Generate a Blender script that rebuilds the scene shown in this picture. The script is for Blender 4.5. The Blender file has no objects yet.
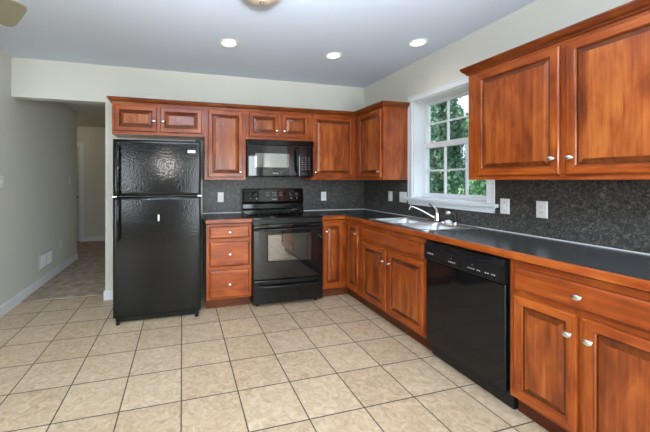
import bpy, bmesh, math, random
from mathutils import Vector, Matrix

random.seed(7)
SC = bpy.context.scene
COL = SC.collection

# ------------------------------------------------------------------ camera, sky, light, exposure
cam_data = bpy.data.cameras.new('camera')
cam_data.sensor_width = 36.0
cam_data.lens = 17.70
cam_data.shift_x = 0.0833
cam_data.shift_y = -0.0553
cam_data.clip_start = 0.02
cam = bpy.data.objects.new('camera', cam_data)
COL.objects.link(cam)
cam.location = (-2.3795, -3.8423, 1.3074)
cam.rotation_euler = (math.pi / 2, 0, -0.2705)
SC.camera = cam

world = bpy.data.worlds.new('sky')
SC.world = world
world.use_nodes = True
wn = world.node_tree.nodes
wn['Background'].inputs['Color'].default_value = (0.80, 0.90, 1.0, 1)
wn['Background'].inputs['Strength'].default_value = 1.3


def lamp(name, kind, loc, energy, color=(1, 1, 1), rot=(0, 0, 0), **kw):
    d = bpy.data.lights.new(name, kind)
    d.energy = energy
    d.color = color
    for k, v in kw.items():
        setattr(d, k, v)
    o = bpy.data.objects.new(name, d)
    o.location = loc
    o.rotation_euler = rot
    COL.objects.link(o)
    return o


lamp('sun', 'SUN', (-5, 5, 8), 4.5, (1.0, 0.96, 0.9), (math.radians(38), 0, math.radians(-125)), angle=0.02)
# daylight through the glazed patio door in the wall behind the camera
lamp('patio_daylight', 'AREA', (-1.05, -6.62, 1.08), 120, (0.90, 0.95, 1.0), (math.pi / 2, 0, 0),
     shape='RECTANGLE', size=1.75, size_y=2.0)
# daylight through the wide window of the dining side
lamp('dining_daylight', 'AREA', (-4.6, -6.62, 1.35), 80, (0.90, 0.95, 1.0), (math.pi / 2, 0, 0),
     shape='RECTANGLE', size=1.9, size_y=1.4)
# the photographer's flash beside the camera
lamp('camera_flash', 'POINT', (-2.62, -3.86, 1.60), 36, (1.0, 0.96, 0.90), shadow_soft_size=0.07)
# unseen fill spot aimed up and back, added to brighten the ceiling
lamp('ceiling_fill', 'SPOT', (-2.30, -4.00, 1.60), 1150, (0.84, 0.92, 1.0), (math.radians(158), 0, math.radians(-18)), spot_size=2.1, spot_blend=1.0, shadow_soft_size=0.15)

SC.view_settings.view_transform = 'Standard'
SC.view_settings.look = 'None'
SC.view_settings.gamma = 1.0
SC.view_settings.use_curve_mapping = False
SC.view_settings.exposure = 0.30
SC.render.film_transparent = False
try:
    SC.cycles.use_denoising = True
    SC.cycles.max_bounces = 8
    SC.cycles.sample_clamp_indirect = 6.0
except Exception:
    pass


# ------------------------------------------------------------------ materials
def new_mat(name):
    m = bpy.data.materials.new(name)
    m.use_nodes = True
    nt = m.node_tree
    return m, nt, nt.nodes['Principled BSDF']


def plain(name, color, rough=0.5, metal=0.0, spec=0.5, coat=0.0, ior=1.5, bump=None):
    m, nt, p = new_mat(name)
    p.inputs['Base Color'].default_value = (*color, 1)
    p.inputs['Roughness'].default_value = rough
    p.inputs['Metallic'].default_value = metal
    p.inputs['IOR'].default_value = ior
    p.inputs['Specular IOR Level'].default_value = spec
    p.inputs['Coat Weight'].default_value = coat
    p.inputs['Coat Roughness'].default_value = 0.08
    if bump:
        sc, st, dist = bump
        g = nt.nodes.new('ShaderNodeNewGeometry')
        n = nt.nodes.new('ShaderNodeTexNoise')
        n.inputs['Scale'].default_value = sc
        n.inputs['Detail'].default_value = 3
        nt.links.new(g.outputs['Position'], n.inputs['Vector'])
        b = nt.nodes.new('ShaderNodeBump')
        b.inputs['Strength'].default_value = st
        b.inputs['Distance'].default_value = dist
        nt.links.new(n.outputs['Fac'], b.inputs['Height'])
        nt.links.new(b.outputs['Normal'], p.inputs['Normal'])
    return m


def ramp(nt, fac, stops):
    r = nt.nodes.new('ShaderNodeValToRGB')
    el = r.color_ramp.elements
    while len(el) < len(stops):
        el.new(0.5)
    for e, (pos, c) in zip(el, stops):
        e.position = pos
        e.color = (*c, 1)
    nt.links.new(fac, r.inputs['Fac'])
    return r.outputs['Color']


def math_node(nt, op, a, b=None):
    n = nt.nodes.new('ShaderNodeMath')
    n.operation = op
    for i, v in enumerate((a, b)):
        if v is None:
            continue
        if isinstance(v, (int, float)):
            n.inputs[i].default_value = v
        else:
            nt.links.new(v, n.inputs[i])
    return n.outputs[0]


WD, WM, WL = (0.095, 0.015, 0.0030), (0.285, 0.052, 0.0065), (0.48, 0.125, 0.018)


def wood(name, scale, boards=False, tone=1.0, rough=0.30, cols=(WD, WM, WL)):
    m, nt, p = new_mat(name)
    g = nt.nodes.new('ShaderNodeNewGeometry')
    mp = nt.nodes.new('ShaderNodeMapping')
    mp.inputs['Scale'].default_value = scale
    vec = g.outputs['Position']
    sep = nt.nodes.new('ShaderNodeSeparateXYZ')
    nt.links.new(vec, sep.inputs[0])
    board_fac = None
    if boards:      # glued boards of uneven tone side by side
        w = math_node(nt, 'ADD', sep.outputs['X'], sep.outputs['Y'])
        cell = math_node(nt, 'FLOOR', math_node(nt, 'ADD', math_node(nt, 'MULTIPLY', w, 7.3), 66.0))
        wn_ = nt.nodes.new('ShaderNodeTexWhiteNoise')
        wn_.noise_dimensions = '1D'
        nt.links.new(cell, wn_.inputs['W'])
        board_fac = wn_.outputs['Value']
        off = nt.nodes.new('ShaderNodeVectorMath')
        off.operation = 'ADD'
        nt.links.new(vec, off.inputs[0])
        cv = nt.nodes.new('ShaderNodeCombineXYZ')
        nt.links.new(math_node(nt, 'MULTIPLY', board_fac, 40.0), cv.inputs['Z'])
        nt.links.new(cv.outputs[0], off.inputs[1])
        vec = off.outputs[0]
    nt.links.new(vec, mp.inputs['Vector'])
    n1 = nt.nodes.new('ShaderNodeTexNoise')
    n1.inputs['Scale'].default_value = 1.0
    n1.inputs['Detail'].default_value = 5
    n1.inputs['Roughness'].default_value = 0.62
    n1.inputs['Distortion'].default_value = 0.5
    nt.links.new(mp.outputs['Vector'], n1.inputs['Vector'])
    n2 = nt.nodes.new('ShaderNodeTexNoise')         # blotchy stain
    n2.inputs['Scale'].default_value = 1.0
    mp2 = nt.nodes.new('ShaderNodeMapping')
    mp2.inputs['Scale'].default_value = tuple(11.0 if k > 5 else 4.2 for k in scale)
    nt.links.new(vec, mp2.inputs['Vector'])
    n2.inputs['Detail'].default_value = 4
    n2.inputs['Distortion'].default_value = 0.6
    nt.links.new(mp2.outputs['Vector'], n2.inputs['Vector'])
    f = math_node(nt, 'ADD', math_node(nt, 'MULTIPLY', n1.outputs['Fac'], 0.48), math_node(nt, 'MULTIPLY', n2.outputs['Fac'], 0.58))
    if boards:
        f = math_node(nt, 'ADD', f, math_node(nt, 'MULTIPLY', math_node(nt, 'SUBTRACT', board_fac, 0.5), 0.20))
    t = lambda c: tuple(v * tone for v in c)
    c = ramp(nt, f, [(0.30, t(cols[0])), (0.51, t(cols[1])), (0.73, t(cols[2]))])
    nt.links.new(c, p.inputs['Base Color'])
    p.inputs['Roughness'].default_value = rough
    p.inputs['Specular IOR Level'].default_value = 0.28
    p.inputs['Coat Weight'].default_value = 0.18
    p.inputs['Coat Roughness'].default_value = 0.12
    return m


M = {}
M['wood_v'] = wood('cherry_wood_upright', (55, 55, 2.6), tone=0.86)
M['wood_h'] = wood('cherry_wood_level', (2.6, 2.6, 60), tone=0.93)
M['wood_p'] = wood('cherry_wood_panel', (42, 42, 2.2), boards=True, cols=((0.085, 0.015, 0.004), (0.25, 0.053, 0.009), (0.43, 0.128, 0.027)))
M['crown'] = wood('cherry_crown_dark', (2.2, 2.2, 40), tone=0.52)  # same cherry in a darker tone for the crown
M['bevel'] = wood('glaze_and_shade_cherry', (30, 30, 2.0), tone=0.36)  # glaze plus shade painted into the panels' level bevels
M['glaze'] = wood('dark_glazed_cherry', (30, 30, 2.0), tone=0.38)
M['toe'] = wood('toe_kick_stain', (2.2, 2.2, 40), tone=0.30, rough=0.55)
M['wall'] = plain('cream_wall_paint', (0.67, 0.665, 0.60), 0.75, spec=0.2, bump=(180, 0.06, 0.002))
M['ceil'] = plain('daylight_tinted_ceiling', (0.655, 0.735, 0.86), 0.85, spec=0.1, bump=(140, 0.05, 0.002))  # white paint with the blue of daylight mixed into its colour
M['trim'] = plain('white_trim_paint', (0.80, 0.83, 0.86), 0.35)
M['plate'] = plain('white_plastic', (0.82, 0.82, 0.80), 0.35)
M['slot'] = plain('dark_slot', (0.04, 0.04, 0.04), 0.6)
M['black'] = plain('black_gloss_enamel', (0.005, 0.005, 0.0055), 0.08, spec=0.35)
M['black_satin'] = plain('black_satin_plastic', (0.007, 0.007, 0.0075), 0.30, spec=0.3)
M['black_glass'] = plain('black_glass', (0.004, 0.004, 0.005), 0.03, ior=1.6)
M['window_glass_dark'] = plain('dark_mirror_glass', (0.010, 0.012, 0.012), 0.02, ior=3.3)
M['fridge_side'] = plain('black_fridge_side', (0.010, 0.010, 0.011), 0.35, bump=(350, 0.4, 0.001))
M['grey_mark'] = plain('pale_grey_print', (0.42, 0.42, 0.44), 0.5)
M['nickel'] = plain('satin_nickel', (0.80, 0.77, 0.71), 0.26, metal=1.0)
M['chrome'] = plain('chrome', (0.86, 0.87, 0.88), 0.08, metal=1.0)
M['steel'] = plain('brushed_steel', (0.76, 0.77, 0.79), 0.29, metal=1.0)
M['white_label'] = plain('white_label', (0.85, 0.86, 0.88), 0.5)
M['soap'] = plain('white_sponge', (0.88, 0.88, 0.87), 0.9, spec=0.1)
M['rubber'] = plain('black_rubber', (0.012, 0.012, 0.012), 0.5)
M['bronze'] = plain('dark_bronze', (0.05, 0.035, 0.022), 0.35, metal=0.8)
M['blade'] = plain('fan_blade_tan', (0.20, 0.185, 0.13), 0.6)
M['alabaster'] = plain('alabaster_glass', (0.62, 0.49, 0.38), 0.35)
M['pewter'] = plain('pewter', (0.32, 0.31, 0.32), 0.35, metal=0.9)
M['grass'] = plain('lawn_green', (0.06, 0.13, 0.03), 0.9, bump=(25, 0.8, 0.05))
M['bark'] = plain('bark_brown', (0.09, 0.06, 0.04), 0.9, bump=(30, 0.8, 0.02))
M['door_paint'] = plain('door_paint', (0.62, 0.61, 0.58), 0.4)
M['register_grey'] = plain('register_enamel', (0.60, 0.62, 0.66), 0.4)


def fridge_door_mat():
    m, nt, p = new_mat('black_pebbled_enamel')
    p.inputs['Base Color'].default_value = (0.005, 0.005, 0.0052, 1)
    p.inputs['Specular IOR Level'].default_value = 0.30
    p.inputs['Roughness'].default_value = 0.11
    g = nt.nodes.new('ShaderNodeNewGeometry')
    v = nt.nodes.new('ShaderNodeTexVoronoi')
    v.feature = 'SMOOTH_F1'
    v.inputs['Scale'].default_value = 105
    nt.links.new(g.outputs['Position'], v.inputs['Vector'])
    n = nt.nodes.new('ShaderNodeTexNoise')
    n.inputs['Scale'].default_value = 62
    n.inputs['Detail'].default_value = 2
    nt.links.new(g.outputs['Position'], n.inputs['Vector'])
    b = nt.nodes.new('ShaderNodeBump')
    b.inputs['Strength'].default_value = 0.38
    b.inputs['Distance'].default_value = 0.0016
    nt.links.new(math_node(nt, 'ADD', v.outputs['Distance'], n.outputs['Fac']), b.inputs['Height'])
    nt.links.new(b.outputs['Normal'], p.inputs['Normal'])
    return m


M['fridge_door'] = fridge_door_mat()


def laminate_mat(name, c0, c1, c2, scale, rough, spec=0.5):
    m, nt, p = new_mat(name)
    g = nt.nodes.new('ShaderNodeNewGeometry')
    n = nt.nodes.new('ShaderNodeTexNoise')
    n.inputs['Scale'].default_value = scale
    n.inputs['Detail'].default_value = 6
    n.inputs['Roughness'].default_value = 0.7
    n.inputs['Distortion'].default_value = 1.2
    nt.links.new(g.outputs['Position'], n.inputs['Vector'])
    c = ramp(nt, n.outputs['Fac'], [(0.36, c0), (0.52, c1), (0.68, c2)])
    nt.links.new(c, p.inputs['Base Color'])
    p.inputs['Roughness'].default_value = rough
    p.inputs['Specular IOR Level'].default_value = spec
    return m


M['splash'] = laminate_mat('slate_laminate_splash', (0.012, 0.012, 0.012), (0.052, 0.049, 0.045), (0.19, 0.172, 0.145), 52, 0.42, 0.4)
M['counter'] = laminate_mat('slate_laminate_top', (0.012, 0.013, 0.015), (0.038, 0.040, 0.042), (0.12, 0.122, 0.12), 46, 0.22, 0.6)


def carpet_mat():
    m, nt, p = new_mat('beige_carpet')
    g = nt.nodes.new('ShaderNodeNewGeometry')
    n = nt.nodes.new('ShaderNodeTexNoise')
    n.inputs['Scale'].default_value = 9
    n.inputs['Detail'].default_value = 8
    nt.links.new(g.outputs['Position'], n.inputs['Vector'])
    nt.links.new(ramp(nt, n.outputs['Fac'], [(0.35, (0.31, 0.24, 0.18)), (0.65, (0.50, 0.40, 0.32))]), p.inputs['Base Color'])
    p.inputs['Roughness'].default_value = 0.95
    n2 = nt.nodes.new('ShaderNodeTexNoise')
    n2.inputs['Scale'].default_value = 260
    nt.links.new(g.outputs['Position'], n2.inputs['Vector'])
    b = nt.nodes.new('ShaderNodeBump')
    b.inputs['Strength'].default_value = 0.6
    b.inputs['Distance'].default_value = 0.006
    nt.links.new(n2.outputs['Fac'], b.inputs['Height'])
    nt.links.new(b.outputs['Normal'], p.inputs['Normal'])
    return m


M['carpet'] = carpet_mat()


def tile_mat():
    m, nt, p = new_mat('beige_ceramic_tile')
    g = nt.nodes.new('ShaderNodeNewGeometry')
    sep = nt.nodes.new('ShaderNodeSeparateXYZ')
    nt.links.new(g.outputs['Position'], sep.inputs[0])
    P = 0.338
    u = math_node(nt, 'DIVIDE', math_node(nt, 'ADD', sep.outputs['X'], 2.385 + 20 * P), P)
    v = math_node(nt, 'DIVIDE', math_node(nt, 'ADD', sep.outputs['Y'], 1.540 + 30 * P), P)
    fu, fv = math_node(nt, 'FRACT', u), math_node(nt, 'FRACT', v)

    def edge(f):
        return math_node(nt, 'MINIMUM', f, math_node(nt, 'SUBTRACT', 1.0, f))
    e = math_node(nt, 'MINIMUM', edge(fu), edge(fv))
    grout = math_node(nt, 'LESS_THAN', e, 0.0115)
    cid = nt.nodes.new('ShaderNodeCombineXYZ')
    nt.links.new(math_node(nt, 'FLOOR', u), cid.inputs['X'])
    nt.links.new(math_node(nt, 'FLOOR', v), cid.inputs['Y'])
    wnz = nt.nodes.new('ShaderNodeTexWhiteNoise')
    nt.links.new(cid.outputs[0], wnz.inputs['Vector'])
    off = nt.nodes.new('ShaderNodeVectorMath')
    off.operation = 'MULTIPLY_ADD'
    nt.links.new(wnz.outputs['Color'], off.inputs[0])
    off.inputs[1].default_value = (9, 9, 9)
    nt.links.new(g.outputs['Position'], off.inputs[2])
    n = nt.nodes.new('ShaderNodeTexNoise')
    n.inputs['Scale'].default_value = 17
    n.inputs['Detail'].default_value = 7
    n.inputs['Roughness'].default_value = 0.66
    n.inputs['Distortion'].default_value = 1.4
    nt.links.new(off.outputs[0], n.inputs['Vector'])
    f = math_node(nt, 'ADD', n.outputs['Fac'], math_node(nt, 'MULTIPLY', math_node(nt, 'SUBTRACT', wnz.outputs['Value'], 0.5), 0.10))
    c = ramp(nt, f, [(0.32, (0.43, 0.30, 0.18)), (0.50, (0.57, 0.425, 0.272)), (0.70, (0.70, 0.565, 0.40))])
    mix = nt.nodes.new('ShaderNodeMix')
    mix.data_type = 'RGBA'
    nt.links.new(grout, mix.inputs['Factor'])
    nt.links.new(c, mix.inputs['A'])
    mix.inputs['B'].default_value = (0.085, 0.066, 0.050, 1)
    nt.links.new(mix.outputs['Result'], p.inputs['Base Color'])
    nt.links.new(math_node(nt, 'ADD', math_node(nt, 'MULTIPLY', grout, 0.5), 0.36), p.inputs['Roughness'])
    h = math_node(nt, 'ADD', math_node(nt, 'MULTIPLY', math_node(nt, 'MINIMUM', e, 0.03), 12.0), math_node(nt, 'MULTIPLY', n.outputs['Fac'], 0.16))
    b = nt.nodes.new('ShaderNodeBump')
    b.inputs['Strength'].default_value = 0.5
    b.inputs['Distance'].default_value = 0.004
    nt.links.new(h, b.inputs['Height'])
    nt.links.new(b.outputs['Normal'], p.inputs['Normal'])
    return m


M['tile'] = tile_mat()


def glass_mat():
    m, nt, p = new_mat('clear_window_glass')
    out = nt.nodes['Material Output']
    tr = nt.nodes.new('ShaderNodeBsdfTransparent')
    tr.inputs['Color'].default_value = (0.94, 0.97, 0.97, 1)
    gl = nt.nodes.new('ShaderNodeBsdfGlossy')
    gl.inputs['Roughness'].default_value = 0.02
    lw = nt.nodes.new('ShaderNodeLayerWeight')
    fac = math_node(nt, 'ADD', math_node(nt, 'MULTIPLY', math_node(nt, 'POWER', lw.outputs['Facing'], 4.0), 0.6), 0.025)
    mx = nt.nodes.new('ShaderNodeMixShader')
    nt.links.new(fac, mx.inputs[0])
    nt.links.new(tr.outputs[0], mx.inputs[1])
    nt.links.new(gl.outputs[0], mx.inputs[2])
    nt.links.new(mx.outputs[0], out.inputs['Surface'])
    return m


M['glass'] = glass_mat()


def emit_mat(name, col, s):
    m, nt, p = new_mat(name)
    p.inputs['Base Color'].default_value = (0.9, 0.88, 0.82, 1)
    p.inputs['Emission Color'].default_value = (*col, 1)
    p.inputs['Emission Strength'].default_value = s
    return m


M['bulb'] = emit_mat('lit_reflector_bulb', (1.0, 0.90, 0.72), 4.0)


def leaf_mat(name, a, b):
    m, nt, p = new_mat(name)
    g = nt.nodes.new('ShaderNodeNewGeometry')
    nt.links.new(ramp(nt, g.outputs['Random Per Island'], [(0.0, a), (1.0, b)]), p.inputs['Base Color'])
    p.inputs['Roughness'].default_value = 0.55
    p.inputs['Subsurface Weight'].default_value = 0.0
    return m


M['leaf'] = [leaf_mat('leaf_mid_green', (0.08, 0.19, 0.09), (0.30, 0.50, 0.25)),
             leaf_mat('leaf_blue_green', (0.06, 0.17, 0.11), (0.24, 0.42, 0.27)),
             leaf_mat('leaf_yellow_green', (0.07, 0.15, 0.04), (0.30, 0.42, 0.13))]

# ------------------------------------------------------------------ object helpers
WLOC = {}


def thing(name, label, cat, loc, group=None, kind=None):
    o = bpy.data.objects.new(name, None)
    o.empty_display_size = 0.05
    COL.objects.link(o)
    o.location = loc
    WLOC[o.name] = Vector(loc)
    if label:
        o['label'] = label
    if cat:
        o['category'] = cat
    if group:
        o['group'] = group
    if kind:
        o['kind'] = kind
    return o


def obj(name, bm, mats, parent=None, label=None, cat=None, group=None, kind=None, smooth=None, loc=None, bevel=0):
    """bm is in world coordinates; links it as ONE mesh object under parent."""
    base = WLOC[parent.name] if parent is not None else Vector((0, 0, 0))
    if loc is None:
        if parent is not None:
            loc = base.copy()
        else:
            lo = Vector((min(v.co.x for v in bm.verts), min(v.co.y for v in bm.verts), min(v.co.z for v in bm.verts)))
            hi = Vector((max(v.co.x for v in bm.verts), max(v.co.y for v in bm.verts), max(v.co.z for v in bm.verts)))
            loc = Vector(((lo.x + hi.x) / 2, (lo.y + hi.y) / 2, lo.z))
    loc = Vector(loc)
    for v in bm.verts:
        v.co -= loc
    bmesh.ops.recalc_face_normals(bm, faces=bm.faces)
    me = bpy.data.meshes.new(name)
    if smooth is not None:
        for f in bm.faces:
            f.smooth = True
    bm.to_mesh(me)
    bm.free()
    if smooth is not None:
        me.set_sharp_from_angle(angle=math.radians(smooth))
    for m in (mats if isinstance(mats, (list, tuple)) else [mats]):
        me.materials.append(m)
    o = bpy.data.objects.new(name, me)
    COL.objects.link(o)
    o.location = loc - base
    if parent is not None:
        o.parent = parent
    WLOC[o.name] = loc
    if label:
        o['label'] = label
    if cat:
        o['category'] = cat
    if group:
        o['group'] = group
    if kind:
        o['kind'] = kind
    if bevel:
        b = o.modifiers.new('bevel', 'BEVEL')
        b.width = bevel
        b.segments = 2
        b.limit_method = 'ANGLE'
    return o


def box(bm, x0, x1, y0, y1, z0, z1, mi=0):
    vs = [bm.verts.new((x, y, z)) for x in (x0, x1) for y in (y0, y1) for z in (z0, z1)]
    for idx in ((0, 1, 3, 2), (4, 6, 7, 5), (0, 4, 5, 1), (2, 3, 7, 6), (0, 2, 6, 4), (1, 5, 7, 3)):
        f = bm.faces.new([vs[i] for i in idx])
        f.material_index = mi
    return vs


def B(*boxes):
    bm = bmesh.new()
    for b in boxes:
        box(bm, *b)
    return bm


class Fr:
    """A wall-facing frame: u runs left to right as seen, z up, w out of the wall."""
    def __init__(s, o, u):
        s.o = Vector(o)
        s.u = Vector(u)
        s.n = s.u.cross(Vector((0, 0, 1)))

    def __call__(s, u, z, w):
        return s.o + s.u * u + Vector((0, 0, z)) + s.n * w

    def box(s, bm, u0, u1, z0, z1, w0, w1, mi=0):
        a, b = s(u0, z0, w0), s(u1, z1, w1)
        box(bm, min(a.x, b.x), max(a.x, b.x), min(a.y, b.y), max(a.y, b.y), min(a.z, b.z), max(a.z, b.z), mi)


BACK = Fr((0, 0, 0), (1, 0, 0))      # u = x
RIGHT = Fr((0, 0, 0), (0, -1, 0))    # u = -y
LEFT = Fr((-4.057, 0, 0), (0, 1, 0))  # u = y


def rings(bm, F, u0, u1, z0, z1, prof, mats, cap=True):
    """nested rectangles: prof = [(inset, w)], mats = material of each band (pair = level, upright)."""
    loops = []
    for ins, w in prof:
        loops.append([bm.verts.new(F(a, b, w)) for a, b in
                      ((u0 + ins, z0 + ins), (u1 - ins, z0 + ins), (u1 - ins, z1 - ins), (u0 + ins, z1 - ins))])
    for k in range(len(loops) - 1):
        for i in range(4):
            j = (i + 1) % 4
            f = bm.faces.new((loops[k][i], loops[k][j], loops[k + 1][j], loops[k + 1][i]))
            mm = mats[k]
            f.material_index = mm if isinstance(mm, int) else mm[i % 2]
    if cap:
        f = bm.faces.new(loops[-1])
        f.material_index = mats[-1]
    return loops


def lathe(bm, F, u, z, w, prof, seg=16, su=1.0, sz=1.0, mi=0):
    """revolve prof = [(radius, out)] about the outward axis at (u, z, w)."""
    rows = []
    for r, h in prof:
        if r < 1e-6:
            rows.append([bm.verts.new(F(u, z, w + h))])
        else:
            rows.append([bm.verts.new(F(u + su * r * math.cos(a), z + sz * r * math.sin(a), w + h))
                         for a in [2 * math.pi * i / seg for i in range(seg)]])
    fill_rows(bm, rows, seg, mi)


def lathe_z(bm, x, y, z, prof, seg=20, mi=0):
    rows = []
    for r, h in prof:
        if r < 1e-6:
            rows.append([bm.verts.new((x, y, z + h))])
        else:
            rows.append([bm.verts.new((x + r * math.cos(a), y + r * math.sin(a), z + h))
                         for a in [2 * math.pi * i / seg for i in range(seg)]])
    fill_rows(bm, rows, seg, mi)


def fill_rows(bm, rows, seg, mi):
    for a, b in zip(rows, rows[1:]):
        for i in range(seg):
            j = (i + 1) % seg
            if len(a) == 1 and len(b) == 1:
                continue
            if len(a) == 1:
                f = bm.faces.new((a[0], b[i], b[j]))
            elif len(b) == 1:
                f = bm.faces.new((a[i], a[j], b[0]))
            else:
                f = bm.faces.new((a[i], a[j], b[j], b[i]))
            f.material_index = mi
    for r in (rows[0], rows[-1]):
        if len(r) > 1:
            try:
                bm.faces.new(r).material_index = mi
            except ValueError:
                pass


def tube(bm, pts, rad, seg=10, mi=0, caps=True):
    pts = [Vector(p) for p in pts]
    rads = rad if isinstance(rad, (list, tuple)) else [rad] * len(pts)
    rows = []
    prev = None
    for i, p in enumerate(pts):
        d = (pts[min(i + 1, len(pts) - 1)] - pts[max(i - 1, 0)]).normalized()
        if prev is None:
            a = d.orthogonal().normalized()
        else:
            a = (prev - d * prev.dot(d)).normalized()
        prev = a
        b = d.cross(a)
        rows.append([bm.verts.new(p + rads[i] * (math.cos(t) * a + math.sin(t) * b))
                     for t in [2 * math.pi * k / seg for k in range(seg)]])
    for r0, r1 in zip(rows, rows[1:]):
        for i in range(seg):
            j = (i + 1) % seg
            bm.faces.new((r0[i], r0[j], r1[j], r1[i])).material_index = mi
    if caps:
        bm.faces.new(rows[0]).material_index = mi
        bm.faces.new(list(reversed(rows[-1]))).material_index = mi


def sweep(bm, path, prof, mi=0):
    """sweep a closed profile [(out, z)] along a level path [(x, y)] with mitred corners; out is to the right of travel."""
    P = [Vector(p) for p in path]
    rows = []
    for i, p in enumerate(P):
        dirs = []
        if i > 0:
            dirs.append((P[i] - P[i - 1]).normalized())
        if i < len(P) - 1:
            dirs.append((P[i + 1] - P[i]).normalized())
        ns = [Vector((d.y, -d.x)) for d in dirs]
        if len(ns) == 2:
            n = (ns[0] + ns[1]) / (1 + ns[0].dot(ns[1]))
        else:
            n = ns[0]
        rows.append([bm.verts.new((p.x + n.x * o, p.y + n.y * o, z)) for o, z in prof])
    k = len(prof)
    for a, b in zip(rows, rows[1:]):
        for i in range(k):
            j = (i + 1) % k
            bm.faces.new((a[i], a[j], b[j], b[i])).material_index = mi
    bm.faces.new(rows[0]).material_index = mi
    bm.faces.new(list(reversed(rows[-1]))).material_index = mi


def rrect(x0, x1, y0, y1, r, n=6):
    pts = []
    for cx, cy, a0 in ((x1 - r, y1 - r, 0), (x0 + r, y1 - r, 90), (x0 + r, y0 + r, 180), (x1 - r, y0 + r, 270)):
        for i in range(n + 1):
            a = math.radians(a0 + 90 * i / n)
            pts.append((cx + r * math.cos(a), cy + r * math.sin(a)))
    return pts


def slab(outer, holes, z0, z1):
    """a flat plate of the outline `outer` with `holes`, from z0 up to z1."""
    bm = bmesh.new()
    edges = []
    for loop in [outer] + holes:
        vs = [bm.verts.new((x, y, z1)) for x, y in loop]
        edges += [bm.edges.new((vs[i], vs[(i + 1) % len(vs)])) for i in range(len(vs))]
    bmesh.ops.triangle_fill(bm, use_beauty=True, use_dissolve=False, edges=edges)
    faces = list(bm.faces)
    ret = bmesh.ops.extrude_face_region(bm, geom=faces)
    for e in ret['geom']:
        if isinstance(e, bmesh.types.BMVert):
            e.co.z = z0
    return bm


def struct(name, bm, m, parent=None, **kw):
    return obj(name, bm, m, parent, kind=None if parent else 'structure', **kw)


# ------------------------------------------------------------------ the room
H = 2.5587
XL = -4.057
# floors
struct('floor', B((-6.6, 0.12, -6.6, 0.173, -0.1, 0.0)), M['tile'], label='beige ceramic tile floor with dark grout lines')
struct('floor_hall', B((-6.1, -3.0, 0.173, 3.9, -0.1, 0.006)), M['carpet'], label='beige carpet of the hallway beyond the opening')

LIGHTS = [(-1.968, -0.929), (-0.916, -0.918), (-0.313, -1.399)]
hole = lambda c: [(c[0] + 0.071 * math.cos(2 * math.pi * i / 24), c[1] + 0.071 * math.sin(2 * math.pi * i / 24)) for i in range(24)]
struct('ceiling', slab([(-6.6, -6.6), (0.2, -6.6), (0.2, 0.12), (-6.6, 0.12)], [hole(c) for c in LIGHTS], H, H + 0.14), M['ceil'],
       label='white painted ceiling with daylight blue put into its colour')
struct('ceiling_hall', B((-6.1, -3.0, 0.12, 3.9, 2.441, 2.6)), M['wall'], label='lower cream ceiling of the hallway')

# back wall with the header above the hallway opening
struct('wall_back', B((-3.188, 0.2, 0.0, 0.12, 0.0, H), (XL, -3.188, 0.0, 0.12, 2.159, H)), M['wall'],
       label='cream wall behind the fridge and cabinets with a header over the hallway')
struct('wall_left', B((XL - 0.12, XL, -0.95, 2.106, 0.0, H)), M['wall'], label='grey-cream wall left of the hallway opening')
struct('wall_dining', B((-6.72, -6.6, -6.6, 0.0, 0.0, H), (-6.6, XL - 0.12, -0.05, 0.12, 0.0, H)), M['wall'])
struct('wall_hall', B((-3.188, -3.06, 0.12, 3.74, 0.0, 2.441), (-6.1, -5.36, 3.74, 3.86, 0, 2.441), (-4.46, -3.06, 3.74, 3.86, 0, 2.441),
                      (-5.36, -4.46, 3.74, 3.86, 2.04, 2.441), (-6.22, -6.1, 0.0, 3.86, 0, 2.441), (-6.1, XL - 0.12, 0.13, 0.2, 0, 2.441)), M['wall'],
       label='cream walls of the hallway')
# right wall around the window
WY0, WY1, WZ0, WZ1 = -1.824, -0.955, 1.115, 2.14
struct('wall_right', B((0, 0.2, WY1, 0.0, 0, H), (0, 0.2, -6.6, WY0, 0, H), (0, 0.2, WY0, WY1, 0, WZ0), (0, 0.2, WY0, WY1, WZ1, H)), M['wall'],
       label='cream wall with the white double-hung window')
# wall behind the camera: patio door and dining window openings
struct('wall_rear', B((-0.13, 0.2, -6.6, -6.48, 0, H), (-3.6, -1.97, -6.6, -6.48, 0, H), (-1.97, -0.13, -6.6, -6.48, 2.1, H),
                      (-6.6, -5.6, -6.6, -6.48, 0, H), (-5.6, -3.6, -6.6, -6.48, 0, 0.62), (-5.6, -3.6, -6.6, -6.48, 2.1, H)), M['wall'])
bm = B((-0.19, -0.13, -6.58, -6.47, 0, 2.1), (-1.97, -1.91, -6.58, -6.47, 0, 2.1), (-1.91, -0.19, -6.58, -6.47, 2.04, 2.1),
       (-1.08, -1.0, -6.55, -6.49, 0, 2.04), (-1.91, -1.08, -6.55, -6.49, 0, 0.08), (-1.0, -0.19, -6.55, -6.49, 0, 0.08))
pd = struct('door_2', bm, M['trim'])
obj('glass_pane', B((-1.91, -0.19, -6.525, -6.52, 0.08, 2.04)), M['glass'], pd)
bm = B((-5.6, -5.54, -6.58, -6.47, 0.62, 2.1), (-3.66, -3.6, -6.58, -6.47, 0.62, 2.1), (-5.54, -3.66, -6.58, -6.47, 2.04, 2.1),
       (-5.54, -3.66, -6.58, -6.47, 0.62, 0.68), (-4.63, -4.57, -6.55, -6.49, 0.68, 2.04))
dw = struct('window_2', bm, M['trim'])
obj('glass_pane', B((-5.54, -3.66, -6.525, -6.52, 0.68, 2.04)), M['glass'], dw)


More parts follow.
